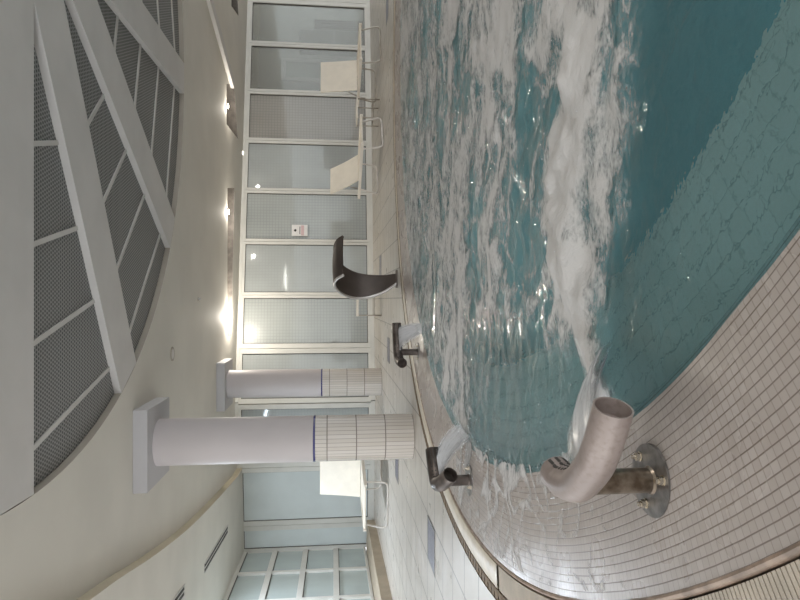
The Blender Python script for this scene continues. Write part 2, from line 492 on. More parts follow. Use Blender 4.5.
me = bpy.data.meshes.new('pool_water'); me.from_pydata(V, [], Fq)
for p in me.polygons: p.use_smooth = True
at = me.attributes.new('air', 'FLOAT', 'POINT')
at.data.foreach_set('value', [max(0., min(.62, max(.24, .20 + .42*stir(v[0], v[1])*(.75+.5*noise.noise((v[0]*1.1, v[1]*1.8, 3.)))))) for v in V])
w = link('pool_water', me, M['water'])
tag(w, 'teal churning water filling the round indoor pool', 'water', kind='stuff')
Ff = [f for f in Fq if max(D[i] for i in f) > .12]
used = sorted({i for f in Ff for i in f}); rm = {i: k for k, i in enumerate(used)}
me = bpy.data.meshes.new('foam')
me.from_pydata([(V[i][0], V[i][1], V[i][2] + .006 + .012*max(0, min(1.2, D[i]))) for i in used], [], [tuple(rm[i] for i in f) for f in Ff])
for p in me.polygons: p.use_smooth = True
at = me.attributes.new('foam', 'FLOAT', 'POINT')
at.data.foreach_set('value', [max(0., D[i]) for i in used])
tag(link('foam', me, M['foam']), 'white foam drifting in streaks and whorls over the pool water', 'foam', kind='stuff')

# ================================================================= SPOUTS
def make_spout(loc, bis, label, dark, holes, half=60, fl=.20, nl=.36, dr=.012):
    g = 'bent pipe water spouts on the tiled pool ledge'
    t = empty('water_spout', label, 'spout', loc, bis, g)
    mp = M['pipe_dark'] if dark else M['pipe']
    # flange disc
    bm = bmesh.new(); b2 = bmesh.new(); cyl(b2, (0, 0), .116, .116, 0, .012, 48)
    bmesh.ops.bevel(b2, geom=[e for e in b2.edges if abs(e.verts[0].co.z-e.verts[1].co.z) < 1e-6], offset=.003, segments=2, affect='EDGES')
    join(bm, b2); build('flange', bm, M['flange'], t, 35)
    for k in range(3):
        a = R(22 + k*120)
        c = (.086*math.cos(a), .086*math.sin(a))
        bm = bmesh.new(); cyl(bm, c, .017, .017, .0118, .0145, 20); cyl(bm, c, .0135, .0135, .0145, .030, 6)
        cyl(bm, c, .008, .0075, .030, .040, 12)
        build('bolt', bm, M['steel_bolt'], t, 35)
    bm = bmesh.new(); cyl(bm, (0, 0), .040, .040, .012, .235, 40)
    cyl(bm, (0, 0), .046, .041, .012, .020, 40)
    build('post', bm, M['post'] if not dark else M['pipe_dark'], t, 35)
    # bent pipe: two arms meeting at a rounded elbow over the post
    ch, sh = math.cos(R(half)), math.sin(R(half))
    El = Vector((-.045, 0, .252))
    near = [El + Vector((ch*nl*f, -sh*nl*f, -dr*f*f)) for f in (.42, .62, .82, 1.)]
    near[-1].x += .035; near[-2].x += .014
    farr = [El + Vector((ch*fl*f, sh*fl*f, .006*f)) for f in (1., .80, .60)]
    ctrl = farr + [El + Vector((.042, 0, 0))] + near
    P = curve_pts(ctrl, 9)
    bm = bmesh.new(); rad = .057
    rings = tube(bm, P, rad, 32, cap=False)
    # hollow ends: a lip and an inner sleeve with a perforated-looking stop plate
    for rg, P0, P1 in ((rings[0], P[0], P[1]), (rings[-1], P[-1], P[-2])):
        dv = (P1-P0).normalized(); pr = rg
        for sc, dep in ((.90, 0.), (.90, .03), (.86, .05)):
            nr = [bm.verts.new(P0 + (v.co-P0)*sc + dv*dep) for v in rg]
            for k in range(32): bm.faces.new((pr[k], pr[(k+1) % 32], nr[(k+1) % 32], nr[k]))
            pr = nr
        bm.faces.new(pr)
    pipe = build('pipe', bm, mp, t, 40)
    # spray holes along the inside of the bend
    if holes:
        bm = bmesh.new()
        for i in range(3, len(P)-8, 2):
            p = P[i]; tg = (P[i+1]-P[i-1]).normalized()
            inn = Vector((0, 0, 1)).cross(tg).normalized()
            if inn.x < 0: inn = -inn
            for dz in (-.35, .12, .6):
                n = (inn + Vector((0, 0, dz))).normalized()
                b2 = bmesh.new(); cyl(b2, (0, 0), .006, .006, -.002, .0012, 8)
                q = Vector((0, 0, 1)).rotation_difference(n).to_matrix().to_4x4(); q.translation = p + n*rad
                join(bm, b2, q)
        build('spray_holes', bm, M['dark'], pipe)
    return t, P, rad
def place(x, y): p = on_z(x, y, -.030); return (p.x, p.y, -.030)
s1 = make_spout(place(653, 480), R(23), 'large beige bent pipe spout on bolted flange, closest to the camera', False, True)
s2 = make_spout(place(470, 480), R(-14), 'dark bent pipe spout with its round mouth facing us, middle of the three', True, True, 48, .29, .25, .06)
s3 = make_spout(place(418.5, 352), R(-53), 'dark bent pipe spout farthest away, beside the tall curved water chute', True, True, 62, .38, .25, .03)

# water jets: a curved sheet leaving the inside of each bend
def jet(spout, i0, i1, T0, T1, label, zoff=-.02, thick=.03):
    """Sheet of water from the inside of the bend, gathering on the line T0-T1 on the pool."""
    t, P, rad = spout
    m = Matrix.Translation(t.location) @ Matrix.Rotation(t.rotation_euler.z, 4, 'Z')
    nu = 30; nt = 24; bm = bmesh.new(); uvl = bm.loops.layers.uv.verify(); up = []; dn = []
    for iu in range(nu+1):
        u = iu/nu
        f = i0 + (i1-i0)*u; k = min(len(P)-2, int(f)); p = P[k].lerp(P[k+1], f-k)
        tg = (P[k+1]-P[k]).normalized(); inn = Vector((0, 0, 1)).cross(tg).normalized()
        if inn.x < 0: inn = -inn
        p0 = m @ (p + inn*rad*1.03 + Vector((0, 0, zoff)))
        tx = T0[0] + (T1[0]-T0[0])*u; ty = T0[1] + (T1[1]-T0[1])*u
        ra = []; rb = []
        for it in range(nt+1):
            q_ = it/nt
            q = Vector((p0.x + (tx-p0.x)*q_, p0.y + (ty-p0.y)*q_, p0.z + (ZW+.02-p0.z)*(.35*q_ + .65*q_*q_)))
            wob = .016*q_*noise.noise((u*9, q_*2, t.location.x*3)) + .010*q_*noise.noise((u*25, q_*4, 1.))
            th = thick*(.4+1.2*q_)*math.sin(PI*(.06+.88*u))
            ra.append(bm.verts.new(q + Vector((0, 0, th/2+wob)))); rb.append(bm.verts.new(q + Vector((0, 0, -th/2+wob))))
        up.append(ra); dn.append(rb)
    def quad(a, b, c, d, uv):
        f = bm.faces.new((a, b, c, d))
        for lp, q in zip(f.loops, uv): lp[uvl].uv = q
    for iu in range(nu):
        for it in range(nt):
            q = [(iu/nu, it/nt), ((iu+1)/nu, it/nt), ((iu+1)/nu, (it+1)/nt), (iu/nu, (it+1)/nt)]
            quad(up[iu][it], up[iu+1][it], up[iu+1][it+1], up[iu][it+1], q)
            quad(dn[iu][it], dn[iu][it+1], dn[iu+1][it+1], dn[iu+1][it], [q[0], q[3], q[2], q[1]])
    o = build('water_jet', bm, M['jet'], smooth=True)
    return tag(o, label, 'water jet', 'sheets of water falling from the spouts')
jet(s1, 14, 56, (-.36, 2.36), (-.12, 2.13), 'broad white water jet pouring from the big front spout into the foam')
jet(s2, 4, 40, (-.98, 4.92), (-1.08, 4.50), 'fan of white water falling from the middle dark spout')
jet(s3, 4, 30, (-.24, 7.2), (-.42, 7.0), 'thin veil of water falling from the farthest dark spout')

# spilled white water running over the tiled ledge
bm = bmesh.new(); al = bm.verts.layers.float.new('foam')
vs = {}; dens = {}
nx = 150
for i in range(nx):
    for j in range(nx):
        x = -1.75 + 1.75*i/nx; y = 1.75 + 3.3*j/nx
        e = math.hypot(x-PC.x, y-PC.y)
        if not 4.80 < e < 5.375: continue
        wx = x + .12*noise.noise((x*4, y*4, 2.)); wy = y + .12*noise.noise((x*4, y*4, 5.))
        d = .62*(1 - abs(noise.noise((wx*6, wy*6, 15.)))*4.2) + .6*noise.noise((wx*1.6, wy*1.6, 3.)) + .16*noise.noise((wx*18, wy*18, 7.))
        d -= .12 + .5*sstep(2.4, 1.8, y) - .28*sstep(3., 4.2, y)
        d -= .5*sstep(.26, .14, min(math.hypot(x+1.31, y-4.35), math.hypot(x+.56, y-1.95)))
        dens[i, j] = d
        z = -.008 - (5.385-e)/.185*.012 if e > 5.2 else -.020 - (5.20-e)/.34*.016
        vs[i, j] = bm.verts.new((x, y, z + .003))
for k, v in vs.items(): v[al] = max(0., min(.75, dens[k]*1.3))
for (i, j) in list(vs):
    q = [(i, j), (i+1, j), (i+1, j+1), (i, j+1)]
    if all(k in vs for k in q) and max(dens[k] for k in q) > .08: bm.faces.new([vs[k] for k in q])
for v in [v for v in bm.verts if not v.link_faces]: bm.verts.remove(v)
tag(build('spilled_foam', bm, M['foam'], smooth=True), 'thin white splashes of water spilled over the beige mosaic ledge', 'splash', kind='stuff')

# splash droplets
bm = bmesh.new(); rnd = random.Random(5)
def drop(x, y, z, r):
    bmesh.ops.create_icosphere(bm, subdivisions=1, radius=r, matrix=Matrix.Translation((x, y, z)))
for k in range(150):
    x = rnd.uniform(-.7, 3.); y = rnd.uniform(2.1, 7.); drop(x, y, ZW + height(x, y) + rnd.uniform(.008, .06), rnd.uniform(.0015, .004))
for k in range(80):
    x = -1.15 + rnd.gauss(.1, .12); y = 4.2 + rnd.gauss(0, .25); drop(x, y, rnd.uniform(-.02, .12), rnd.uniform(.0015, .004))
tag(build('splash_droplets', bm, M['drop'], smooth=True), 'tiny glinting droplets thrown up over the churning pool', 'droplets', kind='stuff')

# ================================================================= CURVED CHUTE
cp = on_z(397, 279, 0.)
t = empty('water_chute', 'tall dark steel swan neck water chute curling over the far pool edge', 'water chute', (cp.x, cp.y+.02, 0.), 0)
fx = Vector((.63, -.77, 0)); sx = Vector((.77, .63, 0))
prof = curve_pts([(0, 0, .09), (-.13, .22, .17), (-.19, .45, .23), (-.17, .66, .265), (-.06, .84, .29), (.12, .965, .32), (.31, .995, .36), (.46, .95, .39), (.55, .86, .40)], 7)
def chute_sheet(th, w_in=1.0, off=0.):
    bm = bmesh.new(); n = len(prof); nw = 10; A = []; B = []
    for i, p in enumerate(prof):
        q0 = prof[max(0, i-1)]; q1 = prof[min(n-1, i+1)]
        tg = Vector((q1.x-q0.x, q1.y-q0.y)).normalized(); nr = Vector((-tg.y, tg.x))   # outward (away from the pool)
        ra = []; rb = []
        for j in range(nw+1):
            s = -1 + 2*j/nw
            dish = .03*(s*s)*sstep(0, .5, i/n)      # edges lift a little, the sheet is a shallow trough
            for lst, o in ((ra, off+th/2), (rb, off-th/2)):
                f = p.x + nr.x*o - nr.x*dish*.6; z = p.y + nr.y*o - nr.y*dish*.6
                lst.append(bm.verts.new(fx*f + sx*(s*p.z*w_in) + Vector((0, 0, z))))
        A.append(ra); B.append(rb)
    for L, fl in ((A, 0), (B, 1)):
        for i in range(n-1):
            for j in range(nw):
                q = [L[i][j], L[i][j+1], L[i+1][j+1], L[i+1][j]]
                bm.faces.new(q[::-1] if fl else q)
    for i in range(n-1):
        for j in (0, nw): bm.faces.new((A[i][j], A[i+1][j], B[i+1][j], B[i][j]))
    for i in (0, n-1):
        for j in range(nw): bm.faces.new((A[i][j], A[i][j+1], B[i][j+1], B[i][j]))
    return bm
build('chute_sheet', chute_sheet(.03), M['steel_dark'], t, 40)
# bright folded rims along both long edges
for s in (-1, 1):
    pts = []
    for i, p in enumerate(prof):
        q0 = prof[max(0, i-1)]; q1 = prof[min(len(prof)-1, i+1)]
        tg = Vector((q1.x-q0.x, q1.y-q0.y)).normalized(); nr = Vector((-tg.y, tg.x)); dish = .03*sstep(0, .5, i/len(prof))
        pts.append(fx*(p.x-nr.x*dish*.6) + sx*(s*p.z) + Vector((0, 0, p.y-nr.y*dish*.6)))
    bm = bmesh.new(); tube(bm, pts, .021, 10); build('edge_rim', bm, M['steel_rim'] if s < 0 else M['steel_dark'], t, True)
bm = bmesh.new(); box(bm, -.14, .14, -.10, .10, 0, .015, .004)
build('base_plate', bm, M['steel_dark'], t, 35)

# ================================================================= CEILING
ZC = 3.27; CC = Vector((3.43, 4.75)); RC = 4.92; DZ = .07
def wall_pt(y):
    """Point of the far glass wall seen at picture row y (its plan is two straight runs)."""
    u = (300-y)/F
    A, B, C = Vector((-6.15, 15.15)), Vector((-2.4, 14.62)), Vector((10.6, 17.25))
    for P, Q in ((B, C), (A, B)):
        d = Q-P; den = d.x - u*d.y
        t = (u*P.y - P.x)/den
        if t >= -1e-6 or P is A: return P + d*t
slots = [[on_z(x, y, ZC).to_2d() for x, y in q] for q in (((231.5, -40), (231.5, 6), (238.5, 16), (235, -40)),
    ((226.5, 84), (226.5, 124), (238, 139), (234, 84)), ((227.5, 188), (227.5, 336), (231.5, 336), (234.5, 188)))]
def ccw(l):
    ar = sum(l[i][0]*l[(i+1) % len(l)][1]-l[(i+1) % len(l)][0]*l[i][1] for i in range(len(l)))
    return l if ar > 0 else l[::-1]
outer = [(-7.5, -4), (14, -4), (14, 22), (-7.5, 22)]
holes = [ccw([tuple(p) for p in s])[::-1] for s in slots]
flat('ceiling', [outer, circ(CC, RC, 140)[::-1]] + holes, ZC, M['ceiling'], flip=True)
def inset(name, poly, z0, z1, ms):
    poly = ccw([tuple(p) for p in poly]); n = len(poly); bm = bmesh.new()
    a = [bm.verts.new((p[0], p[1], z0)) for p in poly]; b = [bm.verts.new((p[0], p[1], z1)) for p in poly]
    for k in range(n): bm.faces.new((a[k], b[k], b[(k+1) % n], a[(k+1) % n]))
    bm.faces.new(b[::-1])
    return build(name, bm, ms, kind='structure')
for s in slots: inset('ceiling_slot', s, ZC, ZC+.22, M['slot'])
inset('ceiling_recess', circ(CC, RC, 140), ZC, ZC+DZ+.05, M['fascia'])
# radial beams
beams = [(30, 0, .5), (60, 0, .5), (88.4, .17, .46), (120.5, -.02, .52), (149.6, .13, .58), (180, .08, .53),
         (210, 0, .5), (240, 0, .5), (270, 0, .5), (300, 0, .5), (330, 0, .5), (0, 0, .5)]
for a, off_, wd in beams:
    d = Vector((math.cos(R(a)), math.sin(R(a)), 0)); nn = Vector((-d.y, d.x, 0))*off_
    b2 = bmesh.new()
    e = math.sqrt((RC-.004)**2 - (wd/2+abs(off_))**2)
    beam(b2, Vector((CC.x, CC.y, ZC+.05)) + nn + d*.75, Vector((CC.x, CC.y, ZC+.05)) + nn + d*e, wd, .10)
    # the outer end follows the round rim
    for v in b2.verts:
        q = Vector((v.co.x-CC.x, v.co.y-CC.y))
        if q.length > 3:
            t_ = Vector((d.x, d.y)); lat = q - t_*q.dot(t_); q2 = lat + t_*math.sqrt((RC-.003)**2 - lat.length_squared)
            v.co.x, v.co.y = CC.x+q2.x, CC.y+q2.y
    o = build('ceiling_beam', b2, M['white']); o['kind'] = 'structure'
bm = bmesh.new(); cyl(bm, CC, 1.0, 1.0, ZC+.0005, ZC+.11, 12); build('ceiling_hub', bm, M['white'], kind='structure')
# perforated panels between the beams, split by thin rails
sect = [(60, 88.4), (88.4, 120.5), (120.5, 149.6), (149.6, 180), (180, 210)]
sname = ['above the far right pool edge', 'straight above the far pool', 'left of the middle ceiling beam', 'above the near left pool edge', 'directly above the front spout']
cuts = [.88, 2.21, 2.97, 3.72, 4.51]
pos = ['innermost', 'second from the hub', 'third from the hub', 'fourth from the hub', 'curved outermost']
for (a0, a1), sn in zip(sect, sname):
    am = R((a0+a1)/2); md = Vector((math.cos(am), math.sin(am))); ha = R((a1-a0)/2)
    def edge_pt(r_mid, side):
        # chord across the sector at middle radius r_mid
        a = am + side*ha; return CC + Vector((math.cos(a), math.sin(a)))*(r_mid/math.cos(ha))
    for k in range(5):
        p0 = [edge_pt(cuts[k]+.02, -1), edge_pt(cuts[k]+.02, 1)]
        if k < 4: p1 = [edge_pt(cuts[k+1]-.02, 1), edge_pt(cuts[k+1]-.02, -1)]
        else: p1 = [CC + Vector((math.cos(am+ha*s), math.sin(am+ha*s)))*(RC-.004) for s in (1, .75, .5, .25, 0, -.25, -.5, -.75, -1)]
        poly = ccw([tuple(p) for p in p0+p1]); bm = bmesh.new()
        lo = [bm.verts.new((p[0], p[1], ZC+DZ)) for p in poly]; hi = [bm.verts.new((p[0], p[1], ZC+DZ+.03)) for p in poly]
        n = len(poly); bm.faces.new(lo[::-1]); bm.faces.new(hi)
        for q in range(n): bm.faces.new((lo[q], lo[(q+1) % n], hi[(q+1) % n], hi[q]))
        o = build('ceiling_panel', bm, M['mesh'])
        tag(o, '%s grey perforated ceiling panel in the wedge %s' % (pos[k], sn), 'ceiling panel', 'perforated ceiling panels')
        if k:
            a = edge_pt(cuts[k], -1); b = edge_pt(cuts[k], 1)
            bm = bmesh.new(); beam(bm, (a.x, a.y, ZC+DZ-.004), (b.x, b.y, ZC+DZ-.004), .042, .02)
            build('panel_rail', bm, M['white'], kind='structure')
# lit wedge-shaped drop at the far right
pa = on_z(231, 84, ZC); pb = on_z(206, -6, ZC)
bm = bmesh.new(); beam(bm, (pa.x, pa.y, ZC-.035), (pb.x, pb.y, ZC-.035), .22, .07); build('trim_3', bm, M['white'], kind='structure')
# left lower soffit with a curved edge
ed = [on_z(x, y, ZC-.13) for x, y in ((238, 476), (231, 484), (214, 503), (188, 529), (155, 555), (120, 578), (88, 601), (60, 615), (20, 640))]
ed = [Vector((p.x, p.y)) for p in curve_pts(ed, 6)]
ed = [Vector((ed[0].x, 15.3))] + ed + [Vector((ed[-1].x, -1.))]
poly = ccw([tuple(p) for p in ed] + [(-6.6, -1.), (-6.6, 15.3)])
bm = bmesh.new(); lo = [bm.verts.new((p[0], p[1], ZC-.13)) for p in poly]; hi = [bm.verts.new((p[0], p[1], ZC+.01)) for p in poly]
n = len(poly); bm.faces.new(lo[::-1]); bm.faces.new(hi)
for q in range(n): bm.faces.new((lo[q], lo[(q+1) % n], hi[(q+1) % n], hi[q]))
o = build('ceiling_soffit', bm, M['ceiling'], kind='structure')
o.data.materials.append(M['edge'])
for f in o.data.polygons: f.material_index = 1 if abs(f.normal.z) < .5 else 0
# linear air vents in the soffit
def vent(x0, y0, x1, y1, label):
    a = on_z(x0, y0, ZC-.13); b = on_z(x1, y1, ZC-.13); z = ZC-.13
    t = empty('air_vent', label, 'air vent', (a.x, a.y, z), 0, 'slot air vents in the left soffit')
    d = b-a; L = d.length; ang = math.atan2(d.y, d.x); t.rotation_euler.z = ang
    bm = bmesh.new(); box(bm, 0, L, -.075, .075, -.004, .0); build('vent_backing', bm, M['dark'], t)
    bm = bmesh.new()
    for yy in (-.075, 0, .075): box(bm, -.01, L+.01, yy-.008, yy+.008, -.012, -.003)
    build('vent_frame', bm, M['white'], t)
vent(227.5, 529, 204.5, 568, 'twin slot air vent in the left soffit, far one near the window corner')
vent(184, 590, 172, 607, 'twin slot air vent in the left soffit, cut by the photo edge')
# smoke detector, sprinkler heads
def disc_thing(name, label, cat, x, y, r, h, m):
    p = on_z(x, y, ZC); t = empty(name, label, cat, (p.x, p.y, ZC))
    bm = bmesh.new(); cyl(bm, (0, 0), r, r, -.012, 0, 32); build('mounting_ring', bm, m, t, 35)
    bm = bmesh.new(); cyl(bm, (0, 0), r*.5, r*.72, -.012-h, -.012, 32); build('cover', bm, M['white'], t, 35)
disc_thing('ceiling_speaker', 'small round white ceiling speaker beside the grey panel recess', 'ceiling speaker', 172, 354, .10, .004, M['fascia'])
disc_thing('sprinkler_head', 'tiny ceiling sprinkler head above the curved chute', 'sprinkler', 198, 299, .035, .035, M['tube'])

# ================================================================= COLUMNS
def column(c, label):
    t = empty('column', label, 'column', (c[0], c[1], 0), 0, 'round columns beside the pool')
    r = .283
    bm = bmesh.new(); uvl = bm.loops.layers.uv.verify(); n = 64; z1 = 1.215
    ra = [bm.verts.new((r*math.cos(2*PI*k/n), r*math.sin(2*PI*k/n), 0)) for k in range(n)]
    rb = [bm.verts.new((r*math.cos(2*PI*k/n), r*math.sin(2*PI*k/n), z1)) for k in range(n)]
    for k in range(n):
        f = bm.faces.new((ra[k], ra[(k+1) % n], rb[(k+1) % n], rb[k]))
        for lp, q in zip(f.loops, ((k, 0), (k+1, 0), (k+1, 1), (k, 1))): lp[uvl].uv = (q[0]/n*36., q[1]*3.4)
    build('tile_cladding', bm, M['coltile'], t, 40)
    bm = bmesh.new(); cyl(bm, (0, 0), r+.003, r+.003, z1, z1+.028, 64); build('blue_band', bm, M['band'], t, 40)
    bm = bmesh.new(); cyl(bm, (0, 0), r+.001, r-.002, z1+.028, ZC-.16, 64); build('shaft', bm, M['column'], t, 40)
    bm = bmesh.new(); box(bm, -.475, .475, -.475, .475, ZC-.16, ZC, .004); build('capital', bm, M['cap'], t)
column((-1.735, 7.72), 'large round white column, nearer one, with tiled foot and navy band')
column((-1.71, 12.74), 'smaller-looking round column farther back, in front of the glass wall')

# ================================================================= FAR GLASS WALL
rows = [-46, 5, 49, 96, 144, 193, 243, 295.5, 348, 402, 464, 521, 546]
kinds = ['clear', 'clear', 'clear', 'mesh', 'frost', 'grid', 'frost', 'grid', 'frost', 'frost', 'bright', 'bright']
ZB, ZT = .10, 3.20
def glazed(i, a, b, kind, wl=.045, wr=.045):
    """One bay of glazing from plan point a to b with its own frame and pane."""
    d = Vector((b.x-a.x, b.y-a.y, 0)); L = d.length; ang = math.atan2(d.y, d.x)
    bm = bmesh.new(); e = .004
    box(bm, e, wl, -.05, .05, 0, ZT-ZB, .005); box(bm, L-wr, L-e, -.05, .05, 0, ZT-ZB, .005)
    box(bm, wl, L-wr, -.05, .05, 0, .05, .004); box(bm, wl, L-wr, -.05, .05, ZT-ZB-.06, ZT-ZB, .004)
    o = build('window_%d' % i, bm, M['frame'], kind='structure')
    o.location = (a.x, a.y, ZB); o.rotation_euler.z = ang
    bm = bmesh.new(); box(bm, wl, L-wr, -.006, .006, .05, ZT-ZB-.06); build('pane', bm, M['glass_'+kind], o)
    bm = bmesh.new(); g = .014
    box(bm, wl, wl+g, -.02, -.006, .05, ZT-ZB-.06); box(bm, L-wr-g, L-wr, -.02, -.006, .05, ZT-ZB-.06)
    box(bm, wl, L-wr, -.02, -.006, .05, .05+g); box(bm, wl, L-wr, -.02, -.006, ZT-ZB-.06-g, ZT-ZB-.06)
    build('gasket', bm, M['gasket'], o)
    return o
wp = [wall_pt(r) for r in rows]
for i in range(len(rows)-1):
    big = .12
    wl = big if rows[i+1] in (402, 348, 464, 521, 5) else .07
    wr = big if rows[i] in (402, 348, 464, 521, 5) else .07
    glazed(i+1, wp[i+1], wp[i], kinds[i], wl, wr)
def wall_strip(name, z0, z1, m, th=.12, pts=None):
    bm = bmesh.new()
    for a, b in zip(pts, pts[1:]):
        beam(bm, (a.x, a.y, (z0+z1)/2), (b.x, b.y, (z0+z1)/2), th, z1-z0)
    return build(name, bm, m, kind='structure')
bend = [Vector((-6.15, 15.15)), Vector((-2.4, 14.62)), Vector((10.6, 17.25))]
wall_strip('wall_far', ZT, ZC, M['frame'], .14, bend)
wall_strip('baseboard_far', 0, ZB, M['frame'], .16, bend)
# corridor behind the glass
off = [Vector((p.x, p.y+2.6)) for p in bend]
bm = bmesh.new()
for a, b in zip(off, off[1:]): beam(bm, (a.x, a.y, 1.7), (b.x, b.y, 1.7), .1, 3.4)
build('wall_back', bm, mottled('corridor_wall', srgb(170, 172, 170), .7, var=.06), kind='structure')
def at_wall(y, dback): p = wall_pt(y); return Vector((p.x*(p.y+dback)/p.y, p.y+dback))
# white door frames seen dimly through the glass
def door(i, ya, yb, back, zt):
    a, b = at_wall(yb, back), at_wall(ya, back); d = b-a; L = d.length
    bm = bmesh.new(); box(bm, 0, .12, -.03, .03, 0, zt); box(bm, L-.12, L, -.03, .03, 0, zt); box(bm, .12, L-.12, -.03, .03, zt-.14, zt); box(bm, .12, L-.12, -.03, .03, 0, .14)
    o = build('door_%d' % i, bm, M['door'], kind='structure'); o.location = (a.x, a.y, 0); o.rotation_euler.z = math.atan2(d.y, d.x)
    bm = bmesh.new(); box(bm, .12, L-.12, -.008, .008, .14, zt-.14); build('door_leaf', bm, M['glass_green'], o)
door(1, 322, 362, .5, 2.35)
door(2, 364, 400, .5, 2.35)
door(3, 62, 84, 1.7, 2.5)
# pleated curtain and white cabinet behind the right-hand panes
a, b = at_wall(48, 1.6), at_wall(22, 1.6); bm = bmesh.new(); n = 60; vs = []
for k in range(n+1):
    p = a.lerp(b, k/n); q = .04*math.sin(k*1.25)
    vs.append((bm.verts.new((p.x, p.y+q, .12)), bm.verts.new((p.x, p.y+q, 1.55)), bm.verts.new((p.x, p.y+q+.012, .12)), bm.verts.new((p.x, p.y+q+.012, 1.55))))
for k in range(n):
    A, B = vs[k], vs[k+1]
    bm.faces.new((A[0], B[0], B[1], A[1])); bm.faces.new((A[2], A[3], B[3], B[2]))
    bm.faces.new((A[1], B[1], B[3], A[3])); bm.faces.new((A[0], A[2], B[2], B[0]))
o = build('curtain', bm, M['curtain'], smooth=True)
tag(o, 'grey pleated curtain seen dimly through the right-hand clear panes', 'curtain')
t = at_wall(44, 1.2); t = empty('cabinet', 'pale cabinet seen through the clear pane behind the right lounger', 'cabinet', (t.x-.35, t.y-.2, 0))
# sits beside the curtain
bm = bmesh.new(); box(bm, .0, .62, 0, .30, 0, 1.95, .01); build('body', bm, M['door'], t)
bm = bmesh.new(); box(bm, .03, .59, -.02, 0, .06, .95, .005); build('door', bm, M['white'], t)
bm = bmesh.new(); box(bm, .03, .59, -.02, 0, 1.0, 1.9, .005); build('door', bm, M['white'], t)

# notice on the glass
a = on_y(300, 231.5, wall_pt(231.5).y)
p = wall_pt(231.5); dd = (bend[2]-bend[1]).normalized()
t = empty('paper_notice', 'small white paper notice stuck on the frosted pane', 'notice', (p.x - dd.y*-.0, p.y-.058, a.z), math.atan2(dd.y, dd.x))
bm = bmesh.new(); box(bm, -.145, .145, -.004, .0, -.19, .20); build('sheet', bm, M['paper'], t)
bm = bmesh.new(); box(bm, -.035, .035, -.0055, -.004, .10, .125); box(bm, -.02, .02, -.0055, -.004, .085, .145); build('symbol', bm, M['ink'], t)
bm = bmesh.new(); box(bm, -.10, .10, -.0055, -.004, -.01, .008); build('text_line', bm, M['ink'], t)
bm = bmesh.new(); box(bm, -.13, .13, -.005, -.004, -.10, -.03); build('tinted_field', bm, M['pink'], t)

# ================================================================= LEFT WINDOW WALL
lp = [Vector((-6.15, 15.15)), Vector((-6.03, 13.65)), Vector((-5.93, 12.15)), Vector((-5.83, 10.65)), Vector((-5.74, 9.15)), Vector((-5.65, 7.65))]
zb, zt = .20, 3.13
for i in range(len(lp)-1):
    a, b = lp[i+1], lp[i]; d = b-a; L = d.length
    bm = bmesh.new()
    box(bm, .003, .06, -.05, .05, 0, zt-zb, .004); box(bm, L-.06, L-.003, -.05, .05, 0, zt-zb, .004)
    nrow = 4; hh = (zt-zb)/nrow
    for k in range(nrow+1): box(bm, .06, L-.06, -.05, .05, max(0, k*hh-.06), min(zt-zb, k*hh+.06), .004)
    o = build('window_%d' % (20+i), bm, M['frame'], kind='structure'); o.location = (a.x, a.y, zb); o.rotation_euler.z = math.atan2(d.y, d.x)
    for k in range(nrow):
        bm = bmesh.new(); box(bm, .06, L-.06, -.006, .006, k*hh+.05, (k+1)*hh-.05); build('pane', bm, M['glass_green'], o)
        bm = bmesh.new(); box(bm, L-.075, L-.06, .006, .03, k*hh+.06, (k+1)*hh-.06); box(bm, .06, L-.06, -.03, -.006, (k+1)*hh-.075, (k+1)*hh-.06); build('gasket', bm, M['gasket'], o)
bm = bmesh.new()
for a, b in zip(lp, lp[1:]): beam(bm, (a.x, a.y, (zt+ZC-.13)/2), (b.x, b.y, (zt+ZC-.13)/2), .14, ZC-.13-zt)
build('wall_left', bm, M['frame'], kind='structure')
lo = [Vector((p.x-.75, p.y)) for p in lp]
bm = bmesh.new()
for a, b in zip(lo, lo[1:]): beam(bm, (a.x, a.y, 1.7), (b.x, b.y, 1.7), .06, 3.4)
build('wall_outside', bm, mottled('outer_screen', srgb(150, 162, 158), .7, var=.1), kind='structure')
# tiled curb along the left windows
poly = [(-6.25, 14.95), (-5.32, 14.75), (-5.2, 13.0), (-5.06, 10.3), (-4.95, 7.5), (-5.75, 7.5)]
poly = ccw(poly); bm = bmesh.new(); lo_ = [bm.verts.new((p[0], p[1], 0)) for p in poly]; hi_ = [bm.verts.new((p[0], p[1], .19)) for p in poly]
n = len(poly); bm.faces.new(hi_)
for q in range(n): bm.faces.new((lo_[q], lo_[(q+1) % n], hi_[(q+1) % n], hi_[q]))
build('trim_4', bm, M['curb'], kind='structure')

# ================================================================= FLOOR GRATES
def floor_grate(x, y, label, s=.225):
    p = on_z(x, y, 0.)
    t = empty('floor_grate', label, 'floor grate', (p.x, p.y, 0.), 0, 'square grey floor grates in the deck')
    bm = bmesh.new(); box(bm, -s, s, -s, -s+.02, .001, .006); box(bm, -s, s, s-.02, s, .001, .006); box(bm, -s, -s+.02, -s+.02, s-.02, .001, .006); box(bm, s-.02, s, -s+.02, s-.02, .001, .006)
    build('grate_frame', bm, M['flange'], t)
    bm = bmesh.new()
    for k in range(16): xx = -s+.03 + k*(2*s-.06)/15; box(bm, xx-.009, xx+.009, -s+.02, s-.02, .001, .005)
    build('grate_bars', bm, M['bluegrey'], t)
floor_grate(431.5, 545, 'blue-grey square floor grate in the deck nearest the camera')
floor_grate(397, 466, 'blue-grey square floor grate at the foot of the nearer column')
floor_grate(388.7, 350, 'grey square floor grate behind the farthest spout')
floor_grate(380.5, 266, 'grey square floor grate behind the curved chute')
floor_grate(387.3, 9, 'dark square floor grate at the far right on the deck')

